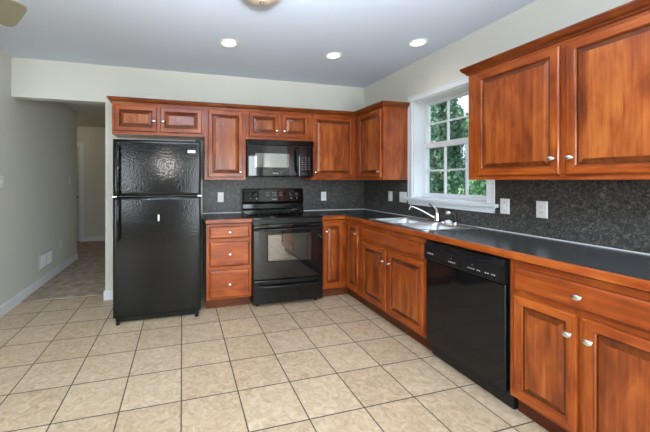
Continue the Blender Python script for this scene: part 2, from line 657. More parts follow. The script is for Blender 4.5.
def baseboard(name, F, u0, u1, w=0.0):
    bm = bmesh.new()
    prof = [(w, 0), (w + 0.014, 0), (w + 0.014, 0.082), (w + 0.010, 0.09), (w + 0.010, 0.097), (w + 0.005, 0.104), (w, 0.104)]
    a = [bm.verts.new(F(u0, z, o)) for o, z in prof]
    b = [bm.verts.new(F(u1, z, o)) for o, z in prof]
    n = len(prof)
    for i in range(n):
        bm.faces.new((a[i], a[(i + 1) % n], b[(i + 1) % n], b[i]))
    bm.faces.new(a)
    bm.faces.new(list(reversed(b)))
    struct(name, bm, M['trim'])


baseboard('baseboard_left', LEFT, -0.95, 2.106)
FAR = Fr((0, 3.74, 0), (1, 0, 0))
baseboard('baseboard_far', FAR, -4.385, -3.19)
baseboard('baseboard_back', BACK, -3.188, -2.99)
bm = B((-3.202, -3.188, -0.014, 0.12, 0.0, 0.10))
struct('baseboard_opening', bm, M['trim'])

# hallway door in the far wall
bm = B((-5.36, -4.46, 3.74 + 0.03, 3.74 + 0.07, 0.012, 2.04))
FD = Fr((0, 3.77, 0), (1, 0, 0))
for z0, z1 in ((0.2, 0.95), (1.1, 1.9)):
    for u0, u1 in ((-5.24, -4.96), (-4.86, -4.58)):
        rings(bm, FD, u0, u1, z0, z1, [(0, 0), (0.01, 0.004), (0.03, 0.004), (0.04, 0.001)], [0, 0, 0, 0])
dr = struct('door_1', bm, M['door_paint'], label='hallway door mostly hidden behind the end of the left wall')
bm = bmesh.new()
for b in ((-4.46, -4.385, 3.722, 3.74, 0, 2.115), (-5.435, -5.36, 3.722, 3.74, 0, 2.115), (-5.36, -4.46, 3.722, 3.74, 2.04, 2.115),
          (-4.475, -4.46, 3.74, 3.86, 0, 2.04), (-5.36, -5.345, 3.74, 3.86, 0, 2.04), (-5.345, -4.475, 3.74, 3.86, 2.025, 2.04)):
    box(bm, *b)
obj('casing', bm, M['trim'], dr)
bm = bmesh.new()
lathe(bm, FD, -4.535, 0.95, 0.0, [(0.03, 0), (0.03, 0.006), (0.012, 0.01), (0.012, 0.03), (0.027, 0.04), (0.03, 0.052), (0.022, 0.064), (0, 0.068)])
obj('door_knob', bm, M['bronze'], dr, smooth=40)

# ------------------------------------------------------------------ window on the right wall
win = struct('window_1', B((0.0, 0.2, WY1 - 0.012, WY1, WZ0, WZ1), (0.0, 0.2, WY0, WY0 + 0.012, WZ0, WZ1),
                           (0.0, 0.2, WY0 + 0.012, WY1 - 0.012, WZ1 - 0.012, WZ1), (0.05, 0.2, WY0 + 0.012, WY1 - 0.012, WZ0, WZ0 + 0.012)),
             M['trim'], label='white double-hung window over the sink')
CO = 0.068
bm = bmesh.new()
cp = [(0, 0), (0.018, 0.0), (0.02, 0.008), (0.014, 0.05), (0.017, 0.064), (0.012, CO), (0, CO)]   # (out, across)


def casing(bm, prof):
    path = [(WY1 + 0.0, 1.115, 1, 0), (WY1, WZ1, 1, 1), (WY0, WZ1, -1, 1), (WY0, 1.115, -1, 0)]
    rows = []
    for y, z, sy, sz in path:
        rows.append([bm.verts.new((-o - 0.0005, y + sy * a, z + sz * a)) for o, a in prof])
    n = len(prof)
    for r0, r1 in zip(rows, rows[1:]):
        for i in range(n):
            bm.faces.new((r0[i], r0[(i + 1) % n], r1[(i + 1) % n], r1[i]))
    bm.faces.new(rows[0])
    bm.faces.new(list(reversed(rows[-1])))


casing(bm, cp)
obj('casing', bm, M['trim'], win)
obj('stool', B((0.0005, 0.104, WY0 + 0.014, WY1 - 0.014, 1.1155, 1.1275), (-0.052, -0.0005, WY0 - 0.10, WY1 + 0.088, 1.093, 1.120)), M['trim'], win, bevel=0.004)
bm = bmesh.new()
ap = [(WY1 + 0.068, 1.0925), (WY1 + 0.045, 1.045), (WY0 - 0.055, 1.045), (WY0 - 0.078, 1.0925)]
fa = [bm.verts.new((-0.022, y, z)) for y, z in ap]
fb = [bm.verts.new((-0.0005, y, z)) for y, z in ap]
bm.faces.new(fa)
bm.faces.new(list(reversed(fb)))
for i in range(4):
    bm.faces.new((fa[i], fb[i], fb[(i + 1) % 4], fa[(i + 1) % 4]))
obj('apron', bm, M['trim'], win, bevel=0.003)


def sash(name, x0, x1, z0, z1, top, bot):
    y0, y1 = WY0 + 0.013, WY1 - 0.013
    st = 0.048
    bm = B((x0, x1, y1 - st, y1, z0, z1), (x0, x1, y0, y0 + st, z0, z1), (x0, x1, y0 + st, y1 - st, z1 - top, z1), (x0, x1, y0 + st, y1 - st, z0, z0 + bot))
    s = obj(name, bm, M['trim'], win, bevel=0.003)
    g0, g1, h0, h1 = y0 + st, y1 - st, z0 + bot, z1 - top
    xm = (x0 + x1) / 2
    mm = bmesh.new()
    for k in (1, 2):
        yy = g0 + (g1 - g0) * k / 3
        box(mm, xm - 0.010, xm + 0.010, yy - 0.009, yy + 0.009, h0, h1)
    zz = (h0 + h1) / 2
    box(mm, xm - 0.0095, xm + 0.0095, g0, g1, zz - 0.009, zz + 0.009)
    obj('muntins', mm, M['trim'], s)
    obj('glass_pane', B((xm - 0.002, xm + 0.002, g0 - 0.004, g1 + 0.004, h0 - 0.004, h1 + 0.004)), M['glass'], s)
    return s


lo = sash('lower_sash', 0.105, 0.138, WZ0 + 0.013, 1.695, 0.055, 0.045)
sash('upper_sash', 0.142, 0.172, 1.640, WZ1 - 0.013, 0.032, 0.055)
bm = B((0.096, 0.122, -1.14, -1.09, 1.6952, 1.708))
obj('sash_lock', bm, M['trim'], win, bevel=0.004)

# ------------------------------------------------------------------ outdoors beyond the window
struct('floor_outdoors', B((0.2, 14, -9, 16, -0.75, -0.55)), M['grass'], label='lawn outside the window')


def tree(x, y, h, r, kind, label):
    t = thing('evergreen_tree', label, 'tree', (x, y, -0.55), 'trees outside the window')
    bm = bmesh.new()
    tube(bm, [(x, y, -0.57), (x + 0.03, y, h * 0.4), (x, y + 0.03, h * 0.85)], [0.10, 0.07, 0.02], 8)
    obj('trunk', bm, M['bark'], t, smooth=60)
    bm = bmesh.new()
    rnd = random.Random(int(x * 100 + y * 10))
    for i in range(17000):
        zz = rnd.random() ** 1.05
        rad = r * (1.0 - zz) ** 0.42 * (0.86 + 0.24 * math.sin(zz * 23 + rnd.random()))
        rr = rad * (0.35 + 0.65 * rnd.random() ** 0.6)
        a = rnd.random() * 2 * math.pi
        rr *= 0.85 + 0.2 * math.sin(a * 5 + zz * 14)
        c = Vector((x + rr * math.cos(a), y + rr * math.sin(a), -0.35 + zz * h + rnd.uniform(-.06, .06)))
        s = rnd.uniform(0.035, 0.075)
        q = Matrix.Rotation(rnd.random() * 6.28, 3, 'Z') @ Matrix.Rotation(rnd.uniform(-1.1, 1.1), 3, 'X')
        vs = [bm.verts.new(c + q @ Vector(p) * s) for p in ((-0.5, 0, 0), (0, 0.12, 0.7), (0.5, 0, 0.05), (0, -0.1, -0.8))]
        bm.faces.new(vs)
    me = obj('foliage', bm, M['leaf'][kind], t)


tree(3.1, 0.45, 4.6, 0.86, 0, 'mid green leafy tree outside, seen through the right half of the window')
tree(3.5, 2.35, 4.9, 0.86, 1, 'blue-green leafy tree outside, seen through the left half of the window')
tree(5.7, 4.6, 5.6, 1.2, 1, 'taller blue-green tree further off behind the left window panes')
tree(5.7, 1.9, 5.0, 1.2, 2, 'yellow-green tree further off behind the middle window panes')
tree(3.2, -1.6, 3.6, 0.95, 2, 'yellow-green bushy tree outside beyond the right side of the window')

# ------------------------------------------------------------------ cabinets
UW = 0.317          # upper cabinet depth
DT = 0.020          # door thickness
BW = 0.603          # base cabinet depth


def knob(F, u, z, w, parent):
    bm = bmesh.new()
    lathe(bm, F, u, z, w + 0.0003, [(0.009, 0), (0.009, 0.002), (0.0055, 0.005), (0.005, 0.011), (0.009, 0.014), (0.0145, 0.018), (0.0155, 0.0215), (0.013, 0.0255), (0.006, 0.0275), (0, 0.028)], 18, su=1.22, sz=0.92)
    return obj('knob', bm, M['nickel'], parent, label='satin nickel oval knob', smooth=50)


def door(F, u0, u1, z0, z1, w, parent, ku=None, kz=None, st=0.052):
    bm = bmesh.new()
    t = DT
    rings(bm, F, u0, u1, z0, z1,
          [(0, w + 0.0006), (0, w + t - 0.007), (0.002, w + t - 0.003), (0.007, w + t), (st - 0.008, w + t), (st - 0.004, w + t - 0.002), (st, w + t - 0.007), (st + 0.001, w + 0.004)],
          [(1, 0), (1, 0), (1, 0), (1, 0), (2, 2), (1, 0), (2, 2), 2])
    d = obj('door', bm, [M['wood_v'], M['wood_h'], M['glaze']], parent)
    bm = bmesh.new()
    s2 = st + 0.0025
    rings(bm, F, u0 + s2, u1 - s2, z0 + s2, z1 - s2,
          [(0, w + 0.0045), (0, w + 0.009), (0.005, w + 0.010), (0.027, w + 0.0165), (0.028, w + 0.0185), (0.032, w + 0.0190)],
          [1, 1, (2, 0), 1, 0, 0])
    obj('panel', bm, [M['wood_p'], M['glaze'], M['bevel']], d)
    if ku is not None:
        knob(F, ku, kz, w + t, d)
    return d


def drawer(F, u0, u1, z0, z1, w, parent, name='drawer', k=True):
    bm = bmesh.new()
    rings(bm, F, u0, u1, z0, z1, [(0, w + 0.0006), (0, w + 0.010), (0.002, w + 0.0125), (0.010, w + 0.0175), (0.012, w + 0.020), (0.016, w + 0.0205)],
          [0, 1, 0, 0, 0, 0])
    d = obj(name, bm, [M['wood_h'], M['glaze']], parent)
    if k:
        knob(F, (u0 + u1) / 2, (z0 + z1) / 2, w + 0.0205, d)
    return d


def frame_plate(F, u0, u1, z0, z1, w, holes):
    """face frame with real openings behind the doors."""
    us = sorted({u0, u1} | {h[0] for h in holes} | {h[1] for h in holes})
    zs = sorted({z0, z1} | {h[2] for h in holes} | {h[3] for h in holes})
    bm = bmesh.new()
    for a, b in zip(us, us[1:]):
        for c, d in zip(zs, zs[1:]):
            cu, cz = (a + b) / 2, (c + d) / 2
            if any(h[0] < cu < h[1] and h[2] < cz < h[3] for h in holes):
                continue
            F.box(bm, a, b, c, d, w - 0.018, w, 0 if (d - c) > (b - a) else 1)
    bmesh.ops.remove_doubles(bm, verts=bm.verts, dist=1e-5)
    # inner faces shared by neighbours are dropped
    seen = {}
    for f in list(bm.faces):
        key = tuple(sorted(v.index for v in f.verts)) if False else frozenset(f.verts)
        seen.setdefault(key, []).append(f)
    dead = [f for fs in seen.values() if len(fs) > 1 for f in fs]
    bmesh.ops.delete(bm, geom=dead, context='FACES_ONLY')
    return bm


def upper(F, u0, u1, z0, z1, doors, label, group='wall cabinets', uf0=None, uf1=None, hide=None):
    """hide: how the carcass is shortened at a corner."""
    mid = F((u0 + u1) / 2, z0, UW / 2)
    t = thing('wall_cabinet', label, 'cabinet', mid, group)
    c0, c1 = (u0, u1) if hide is None else hide
    bm = bmesh.new()
    F.box(bm, c0, c1, z0, z1, 0.0012, UW - 0.019)
    obj('carcass', bm, [M['wood_v']], t)
    holes = [(d[0] + 0.02, d[1] - 0.02, d[2] + 0.02, d[3] - 0.02) for d in doors]
    obj('face_frame', frame_plate(F, u0, u1, z0, z1, UW, holes), [M['wood_v'], M['wood_h']], t)
    for d in doors:
        door(F, d[0], d[1], d[2], d[3], UW, t, d[4], d[5], st=d[6] if len(d) > 6 else 0.052)
    return t


UB, UT = 1.310, 2.092
D0, D1 = 1.338, 2.068
g = 0.0007
upper(BACK, -3.06, -2.146, 1.772, UT, [(-3.036, -2.634, 1.805, D1, -2.662, 1.915), (-2.602, -2.176, 1.805, D1, -2.572, 1.915)],
      'reddish-brown short two-door wall cabinet above the black fridge')
upper(BACK, -2.145, -1.694, UB, UT, [(-2.112, -1.729, D0, D1, -1.757, 1.395)],
      'reddish-brown tall single-door wall cabinet between the fridge and the microwave')
upper(BACK, -1.693, -0.906, 1.768, UT, [(-1.658, -1.313, 1.797, D1, -1.338, 1.868), (-1.273, -0.936, 1.797, D1, -1.247, 1.868)],
      'reddish-brown short two-door wall cabinet above the microwave')
upper(BACK, -0.905, -UW + 0.0185, UB, UT, [(-0.888, -0.350, D0, D1, -0.862, 1.398, 0.055)],
      'reddish-brown wide single-door wall cabinet right of the microwave in the corner', hide=(-0.905, -0.003))
upper(RIGHT, UW + 0.0005, 0.885, UB, UT, [(0.400, 0.855, D0, D1, 0.83, 1.398)],
      'reddish-brown wall cabinet on the right wall between the corner and the window')
upper(RIGHT, 1.936, 3.165, UB, UT, [(2.008, 2.542, D0, D1 - 0.002, 2.510, 1.430), (2.570, 3.104, D0, D1 - 0.002, 2.600, 1.430)],
      'large orange-brown two-door wall cabinet nearest the camera, right of the window')

CZ = 2.0925
crown = [(-0.02, CZ), (0.004, CZ - 0.016), (0.006, CZ - 0.006), (0.012, CZ - 0.003), (0.013, CZ + 0.005), (0.018, CZ + 0.010), (0.026, CZ + 0.016),
         (0.034, CZ + 0.027), (0.038, CZ + 0.036), (0.041, CZ + 0.040), (0.041, CZ + 0.050), (-0.02, CZ + 0.050)]
crown[1] = (0.0006, CZ)
crown[2] = (0.006, CZ + 0.002)
f0 = UW + 0.0006
bm = bmesh.new()
sweep(bm, [(-3.0606, -0.003), (-3.0606, -f0), (-f0, -f0), (-f0, -0.8856), (-0.003, -0.8856)], [(o, z) for o, z in crown])
obj('crown_molding', bm, [M['crown']], label='reddish-brown crown moulding along the cabinet tops on the back wall and in the corner', cat='crown moulding', group='crown mouldings')
bm = bmesh.new()
sweep(bm, [(-0.003, -1.9354), (-f0, -1.9354), (-f0, -3.1656), (-0.003, -3.1656)], [(o, z) for o, z in crown])
obj('crown_molding', bm, [M['crown']], label='reddish-brown crown moulding on top of the large cabinet right of the window', cat='crown moulding', group='crown mouldings')

ZB0, ZB1 = 0.105, 0.862


def base(F, u0, u1, doors, drawers, label, frame=None, toe=None):
    mid = F((u0 + u1) / 2, 0.0, BW / 2)
    t = thing('base_cabinet', label, 'cabinet', mid, 'base cabinets')
    bm = bmesh.new()
    th = 0.016
    F.box(bm, u0, u0 + th, ZB0, ZB1, 0.016, BW - 0.019)
    F.box(bm, u1 - th, u1, ZB0, ZB1, 0.016, BW - 0.019)
    F.box(bm, u0 + th, u1 - th, ZB0, ZB0 + th, 0.016, BW - 0.019)
    F.box(bm, u0 + th, u1 - th, ZB0 + th, ZB1, 0.016, 0.026)
    obj('carcass', bm, [M['wood_v']], t)
    holes = [(d[0] + 0.018, d[1] - 0.018, d[2] + 0.018, d[3] - 0.018) for d in doors + drawers]
    obj('face_frame', frame_plate(F, u0, u1, ZB0, ZB1, BW, holes), [M['wood_v'], M['wood_h']], t)
    for d in doors:
        door(F, d[0], d[1], d[2], d[3], BW, t, d[4], d[5], st=d[6] if len(d) > 6 else 0.05)
    for d in drawers:
        drawer(F, d[0], d[1], d[2], d[3], BW, t, name='drawer' if d[4] else 'false_drawer_front', k=d[4])
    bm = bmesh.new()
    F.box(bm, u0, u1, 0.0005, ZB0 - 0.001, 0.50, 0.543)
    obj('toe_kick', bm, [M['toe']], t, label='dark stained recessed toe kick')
    return t


base(BACK, -2.148, -1.690, [], [(-2.117, -1.716, 0.718, 0.842, True), (-2.117, -1.716, 0.436, 0.684, True), (-2.117, -1.716, 0.122, 0.398, True)],
     'narrow three-drawer cherry base cabinet between the fridge and the stove')
# corner cabinet: two doors at right angles, one unit
t = thing('base_cabinet', 'cherry corner base cabinet with two narrow doors meeting at the inside corner', 'cabinet', (-0.75, -0.3, 0), 'base cabinets')
bm = B((-0.906, -0.890, -0.584, -0.016, ZB0, ZB1), (-0.584, -0.016, -0.915, -0.899, ZB0, ZB1), (-0.89, -0.016, -0.584, -0.03, ZB0, ZB0 + 0.016),
       (-0.584, -0.016, -0.899, -0.584, ZB0, ZB0 + 0.016))
obj('carcass', bm, [M['wood_v']], t)
bm = frame_plate(BACK, -0.906, -BW, ZB0, ZB1, BW, [(-0.865, -0.668, 0.16, 0.83)])
obj('face_frame', bm, [M['wood_v'], M['wood_h']], t)
bm = frame_plate(RIGHT, BW - 0.018, 0.915, ZB0, ZB1, BW, [(0.665, 0.85, 0.16, 0.83)])
obj('face_frame', bm, [M['wood_v'], M['wood_h']], t)
door(BACK, -0.880, -0.652, 0.135, 0.838, BW, t, -0.853, 0.742, st=0.046)
door(RIGHT, 0.650, 0.868, 0.135, 0.838, BW, t, 0.842, 0.742, st=0.046)
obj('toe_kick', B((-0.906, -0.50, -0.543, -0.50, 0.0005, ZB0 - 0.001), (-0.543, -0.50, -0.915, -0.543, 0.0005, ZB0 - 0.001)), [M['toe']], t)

base(RIGHT, 0.9155, 1.842, [(0.952, 1.350, 0.127, 0.680, 1.318, 0.572), (1.378, 1.815, 0.127, 0.680, 1.410, 0.572)], [(0.952, 1.815, 0.710, 0.826, False)],
     'cherry sink base cabinet with two doors and a plain false front under the sink')
base(RIGHT, 2.472, 3.145, [(2.500, 2.796, 0.127, 0.678, 2.766, 0.582), (2.816, 3.112, 0.127, 0.678, 2.846, 0.582)], [(2.500, 3.112, 0.708, 0.830, True)],
     'orange-brown two-door base cabinet with one wide drawer, right of the dishwasher')

# ------------------------------------------------------------------ countertops
CT0, CT1 = 0.8725, 0.914
edge_prof = [(0, CT0), (0.017, CT0), (0.020, CT0 + 0.004), (0.020, CT1 - 0.004), (0.017, CT1), (0, CT1)]
SKY0, SKY1, SKX0, SKX1 = -1.800, -1.000, -0.588, -0.045
SB = [(-0.548, -0.160, -1.392, -1.040), (-0.548, -0.160, -1.765, -1.436)]   # two bowls
XR = -0.911
ct = obj('countertop', slab([(XR, -0.014), (XR, -0.6158), (-0.6158, -0.6158), (-0.6158, -3.165), (-0.014, -3.165), (-0.014, -0.014)],
                            [rrect(SKX0 + 0.02, SKX1 - 0.05, SKY0 + 0.02, SKY1 - 0.02, 0.04)], CT0, CT1), M['counter'],
         label='long L-shaped dark slate laminate countertop with a wood front edge', cat='countertop', group='countertops')
bm = bmesh.new()
sweep(bm, [(-0.6162, -3.165), (-0.6162, -0.6162), (XR, -0.6162)], [(-o, z) for o, z in edge_prof])
obj('edge_band', bm, M['wood_h'], ct, label='cherry wood front edge')
obj('caulk_bead', B((XR, -0.018, -0.0185, -0.0142, CT1 + 0.0001, CT1 + 0.006), (-0.0185, -0.0142, -3.165, -0.018, CT1 + 0.0001, CT1 + 0.006)), M['plate'], ct, label='white caulk joint')
ct2 = obj('countertop', B((-2.156, -1.688, -0.6158, -0.014, CT0, CT1)), M['counter'],
          label='short dark slate laminate countertop between the fridge and the stove', cat='countertop', group='countertops')
bm = bmesh.new()
sweep(bm, [(-1.688, -0.6162), (-2.156, -0.6162)], [(-o, z) for o, z in edge_prof])
obj('edge_band', bm, M['wood_h'], ct2, label='cherry wood front edge')
obj('caulk_bead', B((-2.156, -1.688, -0.0185, -0.0142, CT1 + 0.0001, CT1 + 0.006)), M['plate'], ct2, label='white caulk joint')

# backsplash sheets
obj('backsplash', B((-2.148, -0.0128, -0.0125, -0.0006, 0.87, 1.3092), (-1.6925, -0.9065, -0.0125, -0.0006, 1.3092, 1.40)), M['splash'],
    label='dark mottled slate backsplash on the back wall behind the stove', cat='backsplash', group='backsplash panels')
obj('backsplash', B((-0.0125, -0.0006, -0.886, -0.0006, 0.87, 1.3092), (-0.0125, -0.0006, -1.895, -0.886, 0.87, 1.0445), (-0.0125, -0.0006, -3.165, -1.938, 0.87, 1.3092),
                    (-0.0125, -0.0006, -1.938, -1.895, 0.87, 1.3092)), M['splash'],
    label='dark mottled slate backsplash on the right wall below the window and cabinets', cat='backsplash', group='backsplash panels')

# ------------------------------------------------------------------ sink
sk = thing('kitchen_sink', 'stainless steel double-bowl sink set in the dark countertop', 'sink', ((SKX0 + SKX1) / 2, -1.4, 0.75))
bm = slab(rrect(SKX0, SKX1, SKY0, SKY1, 0.045), [rrect(*b, 0.055) for b in SB], CT1 + 0.0004, CT1 + 0.006)
obj('rim', bm, M['steel'], sk, bevel=0.002)
for b in SB:
    bm = bmesh.new()
    rows = []
    for ins, z, r in ((-0.004, CT1 + 0.0062, 0.057), (0.001, CT1 + 0.003, 0.054), (0.004, CT1 - 0.01, 0.055), (0.014, 0.79, 0.06), (0.024, 0.765, 0.06), (0.05, 0.752, 0.05), (0.12, 0.748, 0.02)):
        rows.append([bm.verts.new((x, y, z)) for x, y in rrect(b[0] + ins, b[1] - ins, b[2] + ins, b[3] - ins, r)])
    n = len(rows[0])
    for r0, r1 in zip(rows, rows[1:]):
        for i in range(n):
            bm.faces.new((r0[i], r0[(i + 1) % n], r1[(i + 1) % n], r1[i]))
    bm.faces.new(rows[-1])
    bo = obj('bowl', bm, M['steel'], sk, smooth=60)
    bm = bmesh.new()
    lathe_z(bm, (b[0] + b[1]) / 2, (b[2] + b[3]) / 2, 0.7485, [(0.045, 0), (0.045, 0.003), (0.036, 0.004), (0.032, 0.001), (0.008, 0.001), (0.006, 0.006), (0, 0.007)])
    obj('drain', bm, M['chrome'], bo, smooth=40)

DK = CT1 + 0.0064
fx, fy = -0.090, -1.385
fc = thing('faucet', 'chrome single-lever faucet with a long spout on the back of the sink', 'faucet', (fx, fy, DK))
bm = bmesh.new()
pl = rrect(fx - 0.027, fx + 0.027, fy - 0.10, fy + 0.10, 0.026)
a = [bm.verts.new((x, y, DK)) for x, y in pl]
b_ = [bm.verts.new((x + (fx - x) * 0.12, y + (fy - y) * 0.04, DK + 0.010)) for x, y in pl]
for i in range(len(pl)):
    bm.faces.new((a[i], a[(i + 1) % len(pl)], b_[(i + 1) % len(pl)], b_[i]))
bm.faces.new(b_)
bm.faces.new(list(reversed(a)))
obj('deck_plate', bm, M['chrome'], fc, smooth=40)
bm = bmesh.new()
lathe_z(bm, fx, fy, DK + 0.0102, [(0.026, 0), (0.025, 0.02), (0.021, 0.045), (0.022, 0.06), (0.019, 0.075), (0.010, 0.084), (0, 0.086)])
obj('body', bm, M['chrome'], fc, smooth=50)
tip = Vector((-0.25, -1.229, 1.050))
s0 = Vector((fx - 0.012, fy + 0.012, DK + 0.035))
pts = [s0, s0.lerp(tip, 0.3) + Vector((0, 0, 0.006)), s0.lerp(tip, 0.65) + Vector((0, 0, 0.012)), s0.lerp(tip, 0.9) + Vector((0, 0, 0.010)), tip + Vector((0, 0, 0.002)), tip + Vector((-0.008, 0.008, -0.008)), tip + Vector((-0.010, 0.010, -0.030))]
bm = bmesh.new()
tube(bm, pts, [0.011, 0.009, 0.008, 0.0075, 0.0078, 0.0085, 0.009], 12)
obj('spout', bm, M['chrome'], fc, smooth=60)
bm = bmesh.new()
h0 = Vector((fx, fy, DK + 0.088))
tube(bm, [h0, h0 + Vector((0.0, 0.018, 0.030)), h0 + Vector((-0.004, 0.062, 0.062)), h0 + Vector((-0.006, 0.090, 0.068))], [0.016, 0.014, 0.011, 0.008], 10)
obj('lever', bm, M['chrome'], fc, smooth=60)

sp = thing('sink_sprayer', 'black hand sprayer standing at the back of the sink right of the faucet', 'sprayer', (-0.085, -1.588, DK))
bm = bmesh.new()
lathe_z(bm, -0.085, -1.588, DK, [(0.021, 0), (0.020, 0.005), (0.016, 0.009), (0.015, 0.018), (0, 0.018)])
obj('base_ring', bm, M['chrome'], sp, label='chrome base ring', smooth=40)
bm = bmesh.new()
tube(bm, [(-0.085, -1.588, DK + 0.0182), (-0.085, -1.588, DK + 0.05), (-0.087, -1.584, DK + 0.075), (-0.094, -1.574, DK + 0.092), (-0.108, -1.556, DK + 0.098)], [0.015, 0.0145, 0.017, 0.018, 0.014], 12)
obj('spray_wand', bm, M['rubber'], sp, smooth=60)
bm = bmesh.new()
tube(bm, [(-0.1085, -1.5555, DK + 0.0982), (-0.126, -1.536, DK + 0.099), (-0.132, -1.530, DK + 0.097)], [0.0128, 0.014, 0.010], 12)
obj('spray_head', bm, M['chrome'], sp, label='chrome spray face', smooth=60)

bm = bmesh.new()
bmesh.ops.create_icosphere(bm, subdivisions=3, radius=1)
for v in bm.verts:
    n = 1 + 0.10 * math.sin(v.co.x * 7 + 1) * math.cos(v.co.y * 5) + 0.08 * math.sin(v.co.z * 9 + v.co.y * 4)
    p = v.co * n
    v.co = Vector((-0.090 + p.x * 0.026, -1.517 + p.y * 0.036, max(DK + 0.0003, DK + 0.012 + p.z * 0.019)))
obj('sponge', bm, M['soap'], label='crumpled white sponge on the sink rim between faucet and sprayer', cat='sponge', smooth=60)

# ------------------------------------------------------------------ refrigerator
FX0, FX1, FY = -2.981, -2.206, -0.705
fr = thing('refrigerator', 'tall black top-freezer refrigerator left of the cabinets', 'refrigerator', ((FX0 + FX1) / 2, -0.36, 0))
obj('cabinet_body', B((FX0 + 0.004, FX1 - 0.004, -0.632, -0.03, 0.03, 1.672)), M['fridge_side'], fr, bevel=0.006)
DF = Fr((0, 0, 0), (1, 0, 0))


def fridge_door(name, z0, z1):
    bm = bmesh.new()
    rings(bm, DF, FX0, FX1, z0, z1, [(0, 0.636), (0, 0.690), (0.004, 0.699), (0.012, 0.704), (0.03, 0.705)], [0, 0, 0, 0, 0])
    return obj(name, bm, M['fridge_door'], fr, smooth=50)


fz = fridge_door('freezer_door', 1.163, 1.678)
rd = fridge_door('refrigerator_door', 0.058, 1.152)


def fridge_handle(z0, z1, parent, foot):
    x = -2.930
    bm = bmesh.new()
    ys = -0.7055
    if foot == 'top':
        pts = [(x, ys, z1 - 0.012), (x, ys - 0.030, z1 - 0.02), (x, ys - 0.042, z1 - 0.05), (x, ys - 0.044, (z0 + z1) / 2), (x, ys - 0.040, z0 + 0.03), (x, ys - 0.034, z0 + 0.004), (x, ys - 0.0, z0 + 0.004)]
    else:
        pts = [(x, ys, z1 - 0.004), (x, ys - 0.034, z1 - 0.004), (x, ys - 0.040, z1 - 0.03), (x, ys - 0.044, (z0 + z1) / 2), (x, ys - 0.042, z0 + 0.05), (x, ys - 0.030, z0 + 0.02), (x, ys, z0 + 0.012)]
    tube(bm, pts, 0.0125, 10)
    obj('handle', bm, M['black'], parent, smooth=60)


fridge_handle(1.180, 1.622, fz, 'top')
fridge_handle(0.760, 1.140, rd, 'bottom')
obj('name_label', B((-2.330, -2.258, -0.7062, -0.7051, 1.565, 1.592)), M['white_label'], fz, label='small white label')
obj('hinge_cap', B((FX1 - 0.05, FX1 - 0.004, -0.69, -0.60, 1.6785, 1.694)), M['black_satin'], fr, bevel=0.004)
obj('middle_hinge', B((FX1 - 0.03, FX1 + 0.004, -0.70, -0.637, 1.1530, 1.1620)), M['nickel'], fr)
obj('hinge_plug', B((FX0 - 0.004, FX0 + 0.03, -0.70, -0.637, 1.1530, 1.1620)), M['nickel'], fr)
bm = B((FX0 + 0.02, FX1 - 0.02, -0.665, -0.634, 0.012, 0.050))
for i in range(30):
    x = FX0 + 0.05 + i * (FX1 - FX0 - 0.1) / 29
    box(bm, x - 0.004, x + 0.004, -0.669, -0.6652, 0.016, 0.046)
obj('toe_grille', bm, M['black_satin'], fr)
for x in (FX0 + 0.04, FX1 - 0.04):
    bm = bmesh.new()
    lathe_z(bm, x, -0.69, 0.0, [(0.018, 0.0005), (0.018, 0.012), (0.008, 0.014), (0.008, 0.056)], 14)
    obj('levelling_foot', bm, M['black_satin'], fr, smooth=40)
for x in (FX0 + 0.05, FX1 - 0.05):
    obj('rear_foot', B((x - 0.02, x + 0.02, -0.12, -0.06, 0.0005, 0.0298)), M['rubber'], fr)
obj('fridge_magnet', B((-2.598, -2.583, -0.7095, -0.7053, 0.928, 0.986)), M['white_label'], label='small white magnet strip on the lower fridge door', cat='magnet')

# ------------------------------------------------------------------ stove
SX0, SX1 = -1.684, -0.915
st = thing('stove', 'black freestanding electric stove between the base cabinets', 'stove', ((SX0 + SX1) / 2, -0.35, 0))
obj('body', B((SX0, SX1, -0.640, -0.03, 0.03, 0.900)), M['black'], st, bevel=0.003)
ctop = obj('cooktop', B((SX0 - 0.002, SX1 + 0.002, -0.662, -0.095, 0.9005, 0.921)), M['black_glass'], st, bevel=0.006)
for bx, by, br in ((-1.49, -0.50, 0.105), (-1.11, -0.50, 0.085), (-1.49, -0.24, 0.085), (-1.11, -0.24, 0.105)):
    bm = bmesh.new()
    for r0, r1 in ((br, br - 0.003), (br * 0.55, br * 0.55 - 0.002)):
        a = [bm.verts.new((bx + r0 * math.cos(t_), by + r0 * math.sin(t_), 0.9216)) for t_ in [2 * math.pi * i / 40 for i in range(40)]]
        b_ = [bm.verts.new((bx + r1 * math.cos(t_), by + r1 * math.sin(t_), 0.9216)) for t_ in [2 * math.pi * i / 40 for i in range(40)]]
        for i in range(40):
            bm.faces.new((a[i], a[(i + 1) % 40], b_[(i + 1) % 40], b_[i]))
    obj('burner_ring', bm, M['pewter'], ctop)
obj('cooktop_trim', B((SX0, SX1, -0.667, -0.6625, 0.902, 0.918)), M['black'], ctop, bevel=0.002)
bm = bmesh.new()
lathe_z(bm, -1.475, -0.640, 0.9213, [(0.03, 0), (0.028, 0.002), (0, 0.0025)], 20)
obj('gold_spot', bm, plain('dull_gold', (0.30, 0.24, 0.09), 0.35, metal=0.8), ctop, label='small dull gold spot')  # small gold disc near the cooktop's front edge
